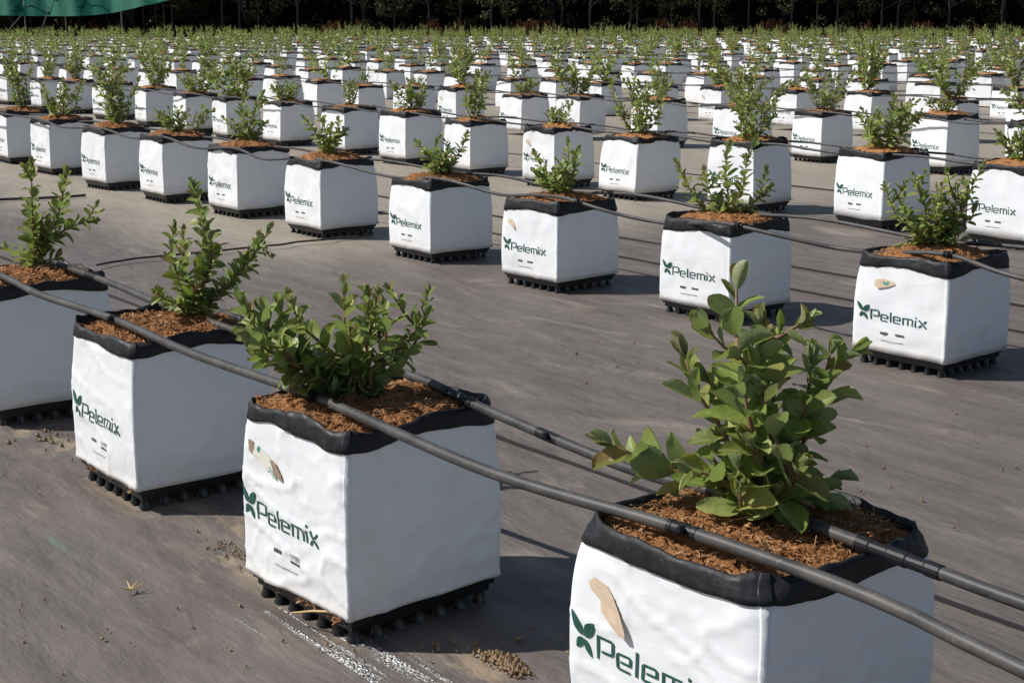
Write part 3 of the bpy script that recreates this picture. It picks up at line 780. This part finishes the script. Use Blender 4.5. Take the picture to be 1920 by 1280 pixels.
# straw caught on a tray foot
mb = MB(); p0 = Vector((*invert(545, 1148, .02), .02)); p1 = Vector((*invert(628, 1146, .045), .045))
mb.tube([p0, p0.lerp(p1, .5)+Vector((0, 0, .002)), p1], [.0012, .002, .0024], 5); o = obj("straw", mb.mesh("straw", M['straw'])); tag(o, "pale straw sticking out of the tray below the torn-sticker bag", "straw")

# --- row 2
def bagB(seed, tagpts=None, teal=None, **kw):
    d = dict(zw=.312, zt=.345, roundness=8, wr=1.2, mound=.040); d.update(kw)
    return full_bag(seed, 18, 14, 22, 700, .016, .0022, 1, tagpts, .005, teal, **d)
Bv = [bagB(10.1, [(x*.75-.12, z+.004) for x, z in TAG_L], [(-.30, .254, 1.0, .015), (-.32, .254, 2.1, .013)]), bagB(11.7), bagB(12.9, TAG_W), bagB(13.3, zw=.322), bagB(14.8, roundness=5, zw=.320), bagB(15.5, wr=1.8, zw=.322)]
MID = {}
plantB = [
    photo_shrub((1740, 460), .00150, [([(1710, 420), (1660, 380), (1632, 320)], .9, .95), ([(1720, 420), (1690, 380), (1690, 350)], 1, 1), ([(1730, 410), (1720, 350), (1715, 330)], 1, 1),
        ([(1745, 400), (1745, 350)], 1, 1), ([(1760, 410), (1775, 360), (1770, 340)], 1, 1), ([(1760, 420), (1795, 370), (1810, 330), (1832, 285)], .95, .95), ([(1750, 420), (1800, 390), (1810, 370)], 1, 1),
        ([(1730, 440), (1700, 430), (1680, 440)], 1, 1), ([(1750, 440), (1780, 425)], 1, 1), ([(1740, 430), (1740, 380), (1735, 355)], 1, 1)], 21, .036, 1, 1.5, extra=3),
    photo_shrub((1385, 415), .00173, [([(1340, 390), (1315, 350), (1295, 305)], 1, 1), ([(1365, 390), (1350, 350), (1345, 320)], 1, 1), ([(1390, 380), (1385, 320), (1392, 268)], 1.1, 1),
        ([(1395, 390), (1410, 340), (1410, 290)], 1, 1), ([(1410, 400), (1440, 370), (1452, 315)], 1, 1), ([(1380, 400), (1360, 395)], 1, 1), ([(1400, 405), (1425, 395)], 1, 1)], 22, .036, 1, 1.5, extra=1),
    photo_shrub((1030, 368), .0019, [([(1015, 340), (1000, 310), (985, 275)], 1, 1), ([(1025, 335), (1020, 310)], 1, 1), ([(1035, 330), (1045, 290), (1045, 250)], 1, 1), ([(1040, 335), (1055, 300), (1060, 262)], 1, 1),
        ([(1020, 345), (995, 330), (980, 310)], 1, 1), ([(1035, 345), (1040, 320)], 1, 1)], 23, .038, 1, 1.5, extra=2),
    photo_shrub((808, 335), .0021, [([(800, 310), (780, 280), (765, 262)], 1, 1), ([(805, 305), (800, 270), (808, 250)], 1, 1), ([(812, 305), (825, 280)], 1, 1), ([(815, 315), (845, 280), (858, 245)], 1, 1),
        ([(800, 320), (785, 305)], 1, 1), ([(812, 320), (830, 300)], 1, 1)], 24, .038, 1, 1.5, extra=2),
    photo_shrub((612, 297), .0024, [([(600, 275), (585, 245), (568, 222)], 1, 1), ([(608, 265), (600, 230)], 1, 1), ([(615, 265), (618, 235)], 1, 1), ([(620, 270), (640, 245)], 1, 1), ([(610, 275), (625, 260)], 1, 1)], 25, .04, 1, 1.5, extra=2),
    photo_shrub((455, 266), .0026, [([(435, 245), (410, 215)], 1, 1), ([(450, 235), (445, 200), (450, 172)], 1.1, 1), ([(460, 235), (470, 200), (478, 180)], 1.1, 1), ([(465, 245), (485, 225)], 1, 1)], 26, .042, 1, 1.5, extra=2),
]
wildM = [wild_shrub(40+i, h*1.0, sp*1.18, n, .040, 1, 1.2, tw=3) for i, (h, sp, n) in enumerate(((.25, .13, 5), (.30, .15, 6), (.22, .16, 5), (.33, .13, 4), (.28, .17, 7), (.36, .12, 5), (.24, .12, 4), (.30, .19, 6)))]
B_ORD = ["rightmost", "second from the right", "third from the right", "fourth from the right", "fifth from the right", "sixth from the right", "seventh from the right", "eighth from the right", "ninth from the right", "tenth from the right"]
B_LOOK = ["round bushy crown with a long arching branch", "five upright leafy shoots", "V-shaped pair of leafy shoots", "low dense crown", "compact crown of short shoots", "yellow-green upright bush", "wide two-part bush", "small sparse bush", "small bush", "small bush"]
Bpx = [((1771, 680), -3.1, 1.0, .90), ((1367, 583), -3.8, 1.0, .91), ((1045, 527), -3.7, 1., .90), ((808, 474), 0, 1., .92), ((603, 430), -2.4, 1., .98), ((447, 393), -1.8, 1., .98), ((308, 366), 0, 1., 1.0),
       ((200, 343), -4, 1., 1.0), ((96, 316), -2, 1., .98), ((16, 296), 2, 1., 1.0)]
roots = {'A': rA, 'B': []}
for i, (px, ro, sc, zs) in enumerate(Bpx):
    p = dict(Bv[i] if i < 3 else Bv[3+i % 3]); p['plant'] = plantB[i] if i < 6 else wildM[(i*3) % 8]
    q = place_bag(invert(*px, .045), R(ro), sc, p, f"{B_LOOK[i]} in white bag, {B_ORD[i]} in the second row", GR, zs); roots['B'].append(q)
    place_tray(q, i < 4, f"black footed tray under the second-row bag {B_ORD[i]}")

# --- row 3, corners read off the photograph
midv = [full_bag(20.3+i*1.7, 12, 9, 12, 160, .022, .004, 1, TAG_W if i == 3 else None, .004, zw=.319, zt=.339, roundness=rn, wr=wr, mound=.036, lean=((0, 0), (.012, .004), (-.006, .006), (.008, -.012), (-.012, 0))[i])
        for i, (rn, wr) in enumerate(((8, 1.3), (6, 1.8), (9, 1.3), (7, 2.2), (6, 1.5)))]
ORD = ["rightmost"]+[o+" from the right" for o in ("second third fourth fifth sixth seventh eighth ninth tenth eleventh twelfth thirteenth fourteenth fifteenth sixteenth seventeenth eighteenth nineteenth twentieth "
    "twenty-first twenty-second twenty-third twenty-fourth twenty-fifth twenty-sixth twenty-seventh twenty-eighth twenty-ninth thirtieth thirty-first thirty-second thirty-third thirty-fourth thirty-fifth thirty-sixth thirty-seventh thirty-eighth thirty-ninth fortieth").split()]
ROWN = "first second third fourth fifth sixth seventh eighth ninth tenth eleventh twelfth thirteenth fourteenth fifteenth sixteenth seventeenth eighteenth nineteenth twentieth twenty-first twenty-second twenty-third".split()
rnd = random.Random(5)
Cpx = [(1925, 452), (1653, 416), (1413, 385), (1191, 362), (1040, 340), (882, 317), (761, 299), (648, 280), (526, 264), (427, 253), (350, 242), (275, 229), (201, 217), (124, 206), (79, 199), (15, 190)]
wildpick = {1: 4, 2: 7, 3: 1}
WH = [.25, .30, .22, .33, .28, .36, .24, .30]; WF = [.26, .31, .235, .35, .29, .37]
HGT = ["low", "bushy", "spreading", "tall narrow", "dense", "tall slim", "small", "wide"]
for i, px in enumerate(Cpx):
    k = (i*5+2) % 8 if i not in wildpick else wildpick[i]
    p = dict(midv[(i*2) % 5]); p['plant'] = wildM[k]
    look, vv_ = vary_(WH[k]) if i > 3 else (HGT[k], None)
    q = place_bag(invert(*px, .045), R(rnd.uniform(-5, 5)), rnd.uniform(.96, 1.03), p, f"{look} blueberry bush in white bag, {ORD[i]} in the third row", GR, rnd.uniform(.96, 1.04), vary=vv_)
    place_tray(q, False, f"black footed tray under the third-row bag {ORD[i]}")
# --- rows 4 and beyond on the planting grid
farshrub = [wild_shrub(70+i, h*.98, sp*1.12, n, .052, 0, .72, tw=2) for i, (h, sp, n) in enumerate(((.27, .15, 5), (.32, .16, 6), (.24, .18, 5), (.36, .14, 5), (.30, .18, 6), (.38, .15, 5)))]
FH = ["low", "bushy", "spreading", "tall", "wide", "tall slim"]
def far_bag(seed, n=3, m=3):
    b = Bag(seed, zb=.012, zw=.316, zt=.338, roundness=5, wr=1.2, mound=.034); mb = MB()
    for me, mi in ((b.sleeve(n, m), 0), (b.rim(n), 0)): pass
    return dict(bag=b.sleeve(n, m), rim=b.rim(n), soil=b.soil(n, 0, 0, 0, seed), _b=b)
farv = [far_bag(31.1+i) for i in range(4)]
spots = []
rnd = random.Random(77)
for r_ in range(3, 60):
    ac = 1.09+2.175*r_+ (0.03 if r_ < 6 else 0); ph = rnd.uniform(0, .83)
    if r_ == 3: ph = 5.80 % .83
    a = -60+ph-((-60) % .83)
    while a < 75:
        a += .83
        al = a+rnd.gauss(0, .05); c = ac+rnd.gauss(0, .035)+.03*math.sin(a*.7+r_)
        q = W(al, c, .2); pr = project(q)
        if pr is None or q.y > 62 or q.y < 3: continue
        u0 = pr[0]; half = .35/q.y*2809
        if u0 < -half or u0 > 1920+half: continue
        spots.append((q.y, r_, al, c, u0))
spots.sort()
nind = 300-30
ind = spots[:nind]; rest = spots[nind:]
byrow = {}
for s_ in ind: byrow.setdefault(s_[1], []).append(s_)
full_rows = {}
for s_ in spots: full_rows.setdefault(s_[1], []).append(s_)
for r_, L in sorted(byrow.items()):
    order = sorted(full_rows[r_], key=lambda t: -t[4])
    for s_ in L:
        y, _, al, c, u0 = s_; i = order.index(s_); p3 = W(al, c)
        if y < 14: k = rnd.randrange(8); p = dict(midv[rnd.randrange(5)]); p['plant'] = wildM[k]; (look, vv_) = vary_(WH[k])
        else:
            k = rnd.randrange(6); p = dict(farv[rnd.randrange(4)]); p['plant'] = farshrub[k]; (look, vv_) = vary_(WF[k])
        od = ORD[i]
        lb = f"{look} distant bush in white bag, {od} in the {ROWN[r_]} row" if r_ < len(ROWN) else f"{look} distant bush in white bag"
        q = place_bag((p3.x, p3.y), R(rnd.uniform(-6, 6)), rnd.uniform(.95, 1.04), p, lb, GR, rnd.uniform(.92, 1.08), vary=vv_)
        if y < 11.5: place_tray(q, False, f"black tray under the bag {od} in the {ROWN[r_]} row")
# the rest of the field, one object
bm_ = MB(); FV = []; FF = []; FA = []; FM = []; nv = 0
src = []; PN = {}
for i in range(4):
    for j in range(3):
        V = []; Fc = []; Mi = []; Ag = []
        def app(me, mi):
            k = len(V); vs = [tuple(v.co) for v in me.vertices]; V.extend(vs); ps = [tuple(x+k for x in p.vertices) for p in me.polygons]; Fc.extend(ps); Mi.extend([mi]*len(ps))
            if 'age' in me.attributes:
                Ag.extend([d.value for d in me.attributes['age'].data])
            else: Ag.extend([0]*len(vs))
        app(farv[i]['bag'], 0); app(farv[i]['rim'], 1); app(farv[i]['soil'], 2); app(farshrub[(i+j*2) % 6][1], 3)
        PN[id(Ag)] = len(farshrub[(i+j*2) % 6][1].vertices); src.append((np.array(V), Fc, Mi, Ag))
for y, r_, al, c, u0 in rest:
    V, Fc, Mi, Ag = src[rnd.randrange(12)]; th = -RA+rnd.uniform(-.1, .1); s = rnd.uniform(.95, 1.1); cs_, sn = math.cos(th), math.sin(th); p = W(al, c)
    V = V.copy(); pl = np.array(Ag) > -.5; pl[:] = False; pl[-PN[id(Ag)]:] = True; k = rnd.uniform(.75, 1.35); V[pl, 2] = .335+(V[pl, 2]-.335)*k; V[pl, :2] *= rnd.uniform(.8, 1.2)
    X = np.stack([(V[:, 0]*cs_-V[:, 1]*sn)*s+p.x, (V[:, 0]*sn+V[:, 1]*cs_)*s+p.y, V[:, 2]*rnd.uniform(.95, 1.1)], 1)
    FV.append(X); FF += [tuple(i+nv for i in q) for q in Fc]; FM += Mi; FA += Ag; nv += len(V)
if FV:
    X = np.concatenate(FV); me = mesh("far_potted_bushes", X, FF, [M['white'], M['black'], M['coir'], M['leaf']], FM, attr=FA)
    o = obj("far_potted_bushes", me); tag(o, "mass of tiny distant bushes in white bags reaching the dark trees", "potted plants", kind='stuff')

# ------------------------------------------------------------------ drip lines
def hose(name, ac, a0, a1, zt, sag, seed, label, rad=.0080, joints=(), spacing=.81, phase=0., group="drip irrigation hoses laid along the rows", lat=.012, ctrl=None):
    rn = random.Random(seed); pts = []
    if ctrl: pts = [W(al, c, z) for al, c, z in ctrl]; pts = spline(pts, .06)
    else:
        a = a0
        step = .08 if a1-a0 < 15 else .2
        while a < a1:
            g = (a-phase)/spacing; k = abs(math.cos(math.pi*g))
            z = zt-sag*(1-k**1.5)*(1+.7*noise.noise(Vector((round(g-.5)*3.3, seed, 1))))
            c = ac+lat*noise.noise(Vector((a*.9, seed, 2)))*2+.04*(1-k)*(seed % 3)*.5
            pts.append(W(a, c, z)); a += step
    root = empty(name, tuple(pts[0])); tag(root, label, "hose", group)
    mb = MB(); mb.tube([p-pts[0] for p in pts], rad, 12 if rad < .012 and len(pts) < 140 else 6); obj("pipe", mb.mesh("pipe", M['hose'], True), root)
    for (al, L, rr) in joints:
        i = min(range(len(pts)), key=lambda k: abs((-pts[k].x*CA+pts[k].y*SA)-al)); i = max(1, min(len(pts)-2, i))
        p = pts[i]-pts[0]; t = (pts[i+1]-pts[i-1]).normalized()
        jb = MB(); prof = [(-L/2, rad*1.03), (-L/2+.0006, rad*rr*.97), (-L*.34, rad*rr), (-L*.32, rad*1.06), (-L*.12, rad*1.06), (-L*.10, rad*rr), (L*.10, rad*rr), (L*.12, rad*1.06), (L*.32, rad*1.06), (L*.34, rad*rr), (L/2-.0006, rad*rr*.97), (L/2, rad*1.03)]
        jb.tube([p+t*(x+1e-5*n_) for n_, (x, _) in enumerate(prof)], [q for _, q in prof], 14)
        if L < .06:
            kn = p+Vector((-.3, -.5, .2)).normalized()*rad*1.3
            dr = Vector((-.35, -.8, .25)).normalized(); jb.tube([kn-dr*.004, kn+dr*.008, kn+dr*.009, kn+dr*.011], [.006, .006, .0045, .003], 10)
        obj("coupling", jb.mesh("coupling", M['joint']), root)
    return root
ZA = .352
hose("drip_hose", 0, 0, 0, 0, 0, 1, "thick grey hose along the front edge of the nearest row of bags", joints=((1.197, .046, 1.15), (2.013, .042, 1.15), (2.81, .026, 1.18), (3.62, .026, 1.18)),
     ctrl=[(-1.2, 1.15, ZA-.01), (.3, 1.13, ZA-.012), (.734, 1.145, ZA), (.927, 1.165, ZA+.004), (1.197, 1.160, ZA+.002), (1.542, 1.128, ZA-.004), (2.013, 1.139, ZA), (2.45, 1.135, ZA-.006), (2.81, 1.141, ZA-.002), (3.2, 1.13, ZA-.006), (3.465, 1.135, ZA), (4.3, 1.14, ZA), (5.2, 1.14, ZA)])
hose("drip_hose", 0, 0, 0, 0, 0, 2, "grey hose with long black couplings along the rear of the nearest row", rad=.0078, joints=((1.00, .12, 1.2), (1.88, .09, 1.16), (3.36, .06, 1.15), (1.62, .05, 1.08)),
     ctrl=[(-1.2, 1.34, .335), (.5, 1.33, .338), (.826, 1.30, .345), (.95, 1.30, .347), (1.25, 1.31, .347), (1.474, 1.315, .335), (1.825, 1.325, .345), (2.075, 1.345, .350), (2.5, 1.32, .335), (2.933, 1.30, .343), (3.349, 1.31, .348), (4.3, 1.32, .34), (5.2, 1.32, .34)])
ZB = .345
hose("drip_hose", 0, 0, 0, 0, 0, 3, "hose across the front rims of the second row of bags", rad=.0066, joints=((2.40, .03, 1.5), (3.15, .03, 1.5), (3.95, .03, 1.5)),
     ctrl=[(-2, 3.30, .31), (1.2, 3.26, .30), (2.081, 3.24, ZB-.045), (2.40, 3.26, ZB-.012), (2.64, 3.30, ZB-.04), (2.84, 3.34, ZB-.055), (2.98, 3.28, ZB-.035), (3.20, 3.24, ZB-.012), (3.42, 3.31, ZB-.04), (3.55, 3.36, ZB-.062), (3.73, 3.33, ZB-.055), (3.86, 3.28, ZB-.03), (4.0, 3.27, ZB-.012), (4.2, 3.28, ZB-.02), (4.46, 3.33, ZB-.045),
           (4.757, 3.28, ZB-.01), (5.2, 3.33, ZB-.04), (5.6, 3.28, ZB-.005), (5.9, 3.30, ZB-.01), (6.2, 3.27, ZB-.035), (6.5, 3.28, ZB-.005), (6.9, 3.27, ZB-.03), (7.3, 3.28, ZB), (7.7, 3.28, ZB-.03), (8.1, 3.27, ZB), (8.6, 3.24, ZB-.02), (9.1, 3.28, ZB), (10, 3.28, ZB), (11, 3.28, ZB)])
hose("drip_hose", 3.50, -2, 11, .340, .020, 4, "hose along the rear of the second row of bags", rad=.0062, phase=2.25)
Z_ = 1.0
rowacs = [(2, 5.42)]+[(r_, 1.09+2.175*r_+.03) for r_ in range(3, 9)]
for r_, ac in rowacs:
    hose("drip_hose", ac+.03, -8-r_*2, 22+r_*2, .348, .022, 10+r_, f"hose across the front rims of the {ROWN[r_]} row of bags", rad=.0062, phase=.1*r_)
    hose("drip_hose", ac+.22, -8-r_*2, 22+r_*2, .348, .018, 30+r_, f"hose along the rear of the {ROWN[r_]} row of bags", rad=.0062, phase=.1*r_)

# ------------------------------------------------------------------ far edge of the field: windbreak trees, shade net, weeds
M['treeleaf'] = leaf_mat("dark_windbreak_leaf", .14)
M['trunk'] = simple("grey_trunk", (.13, .11, .10), .9, .1)
M['net'] = simple("green_shade_net", (.005, .098, .064), .75, .2)
M['backdrop_black'] = simple("black_shade_backdrop", (.006, .006, .008), .9, .05)  # near-black colour of the added sheet that stands for shade under the trees
M['dry'] = simple("dry_red_brown_weed", (.13, .06, .03), .9, .1)
def tree_meshes(seed):
    rn = random.Random(seed); mb = MB(); H = rn.uniform(6.5, 8)
    mb.tube([(0, 0, 0), (rn.uniform(-.16, .16), 0, 1.4), (rn.uniform(-.3, .3), rn.uniform(-.2, .2), 3.5), (0, 0, H*.9)], [.055, .045, .04, .02], 8)
    for _ in range(9):
        a = rn.uniform(0, 6.28); z = rn.uniform(1.3, H*.7); L = rn.uniform(.9, 1.7)
        mb.tube([(0, 0, z), (math.cos(a)*L*.5, math.sin(a)*L*.5, z+.3), (math.cos(a)*L, math.sin(a)*L, z+.55)], [.03, .02, .008], 5)
    v = []; f = []; ag = []
    clumps = [(rn.uniform(-1.5, 1.5), rn.uniform(-1.3, 1.3), rn.uniform(1.9, H), rn.uniform(.35, .75)) for _ in range(46)]+[(rn.uniform(-1.3, 1.3), rn.uniform(.2, 1.6), rn.uniform(.4, 1.9), rn.uniform(.2, .5)) for _ in range(5)]
    for cx, cy, cz, cr in clumps:
        for _ in range(75):
            d = Vector((rn.gauss(0, 1), rn.gauss(0, 1), rn.gauss(0, .9))).normalized()*cr*rn.uniform(.5, 1.05); p = Vector((cx, cy, cz))+d
            a = Vector((rn.uniform(-1, 1), rn.uniform(-1, 1), rn.uniform(-1, .3))).normalized(); b = a.cross(Vector((rn.random(), rn.random(), rn.random()+.1))).normalized(); L = rn.uniform(.09, .17); k = len(v)
            v += [p, p+a*L*.5+b*L*.3, p+a*L, p+a*L*.5-b*L*.3]; f.append((k, k+1, k+2, k+3)); ag += [rn.uniform(0, .3)]*4
    return mb.mesh("trunk", M['trunk'], True), mesh("crown", v, f, M['treeleaf'], attr=ag)
trees = [tree_meshes(100+i) for i in range(4)]
rn = random.Random(9); X = -24.5; i = 0
TW = ('slim', 'leaning', 'dense', 'thin-trunked')
def ordw(k):
    b_ = 'first second third fourth fifth sixth seventh eighth ninth tenth eleventh twelfth thirteenth fourteenth fifteenth sixteenth seventeenth eighteenth nineteenth twentieth'.split()
    if k < 20: return b_[k]
    t_ = ('twenty', 'thirty', 'forty')[(k+1)//10-2]; r_ = (k+1) % 10
    return {'twenty': 'twentieth', 'thirty': 'thirtieth', 'forty': 'fortieth'}[t_] if r_ == 0 else t_+'-'+b_[r_-1]
while X < 24.5:
    T = trees[i % 4]; Yt = 65.2+rn.uniform(-.8, .8)
    t = empty("windbreak_tree", (X, Yt, 0), rn.uniform(0, 6.28), (1, 1, rn.uniform(.92, 1.1)))
    tag(t, f"dark windbreak tree, {ordw(i)} from the left in the row behind the field", "tree", "windbreak trees along the far edge of the field")
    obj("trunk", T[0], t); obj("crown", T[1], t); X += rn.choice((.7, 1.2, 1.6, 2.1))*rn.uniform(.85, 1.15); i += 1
# black sheet on posts, added to stand for the shade behind the trunks
mb = MB(); n = 240; v = []; f = []
for i in range(n+1):
    x = -45+90*i/n; y = 67.2+.25*math.sin(i*.9)+.15*math.sin(i*2.3)
    v += [(x, y, 0), (x, y+.05, 3.4)]
    if i: b = len(v); f.append((b-4, b-2, b-1, b-3))
root = empty("shade_backdrop", (0, 67, 0)); tag(root, "added black netting hung behind the dark row of trees", "net")
me = mesh("backdrop", [(a, b-67, c) for a, b, c in v], f, M['backdrop_black']); obj("backdrop", me, root)
for i in range(22):
    mb = MB(); x = -44+i*4.1; mb.tube([(x, .35, 0), (x, .35, 3.5)], .04, 6); obj("backdrop_post", mb.mesh("backdrop_post", M['galv']), root)
# green shade net at the left
root = empty("shade_net", (-18, 60, 0)); tag(root, "bright green shade net sagging over thin poles at the upper left", "net")
def net_sheet():
    v = []; f = []; nx, nz = 60, 14
    for i in range(nx+1):
        x = -9+13.9*i/nx; u = x+18-18
        X_ = -18+x; g = i/nx
        zb = 1.15+.05*math.sin(g*7)+ (0 if X_ < -17 else ((X_+17)/3.2)**1.6*.45)
        zt = 3.2
        for j in range(nz+1):
            h = j/nz; z = zb+(zt-zb)*h; dy = .25*math.sin(i*.55+h*2)+.12*math.sin(i*1.7+h*5)+h*1.6
            v.append((x, dy, z))
    for i in range(nx):
        for j in range(nz): a = i*(nz+1)+j; f.append((a, a+nz+1, a+nz+2, a+1))
    for i in range(nx+1):                                   # roof running back
        x, y, z = v[i*(nz+1)+nz]; v.append((x, y+3.5, z+.5+.1*math.sin(i)))
    k = (nx+1)*(nz+1)
    for i in range(nx): f.append((i*(nz+1)+nz, (i+1)*(nz+1)+nz, k+i+1, k+i))
    return mesh("net_sheet", v, f, M['net'], smooth=True)
obj("net_sheet", net_sheet(), root)
for (xa, za, xb, zb) in ((-7.3, 0, -7.3, 3), (-5.1, 0, -5.1, 3), (-4.4, 0, -4.4, 2.6), (-1.2, 0, -1.2, 3), (-2.4, 0, -1.0, 1.5), (-.8, 0, -.2, 1.5), (.4, 0, .4, 3), (-3.6, .1, -2.9, 1.4), (2.6, 0, 2.6, 3)):
    mb = MB(); mb.tube([(xa, .4, za), (xb, .4, zb)], .025, 6); obj("pole", mb.mesh("pole", M['galv']), root)
# dry weeds at the foot of the trees
v = []; f = []; rn = random.Random(4)
for _ in range(900):
    x = rn.uniform(-25, 25); y = rn.uniform(62.8, 64.4); h = rn.uniform(.25, .85)*(1.3 if noise.noise(Vector((x*.5, 0, 0))) > .1 else .8)
    for _k in range(7):
        a = rn.uniform(0, 6.28); k = len(v); p = Vector((x+rn.uniform(-.15, .15), y+rn.uniform(-.1, .1), 0)); q = p+Vector((math.cos(a)*.15, math.sin(a)*.15, h*rn.uniform(.6, 1)))
        s = Vector((.03, 0, 0)); v += [p-s, p+s, q+s*1.3, q-s*1.3]; f.append((k, k+1, k+2, k+3))
o = obj("dry_weeds", mesh("dry_weeds", v, f, M['dry'])); tag(o, "strip of reddish brown dry weeds at the foot of the dark trees", "weeds", kind='stuff')
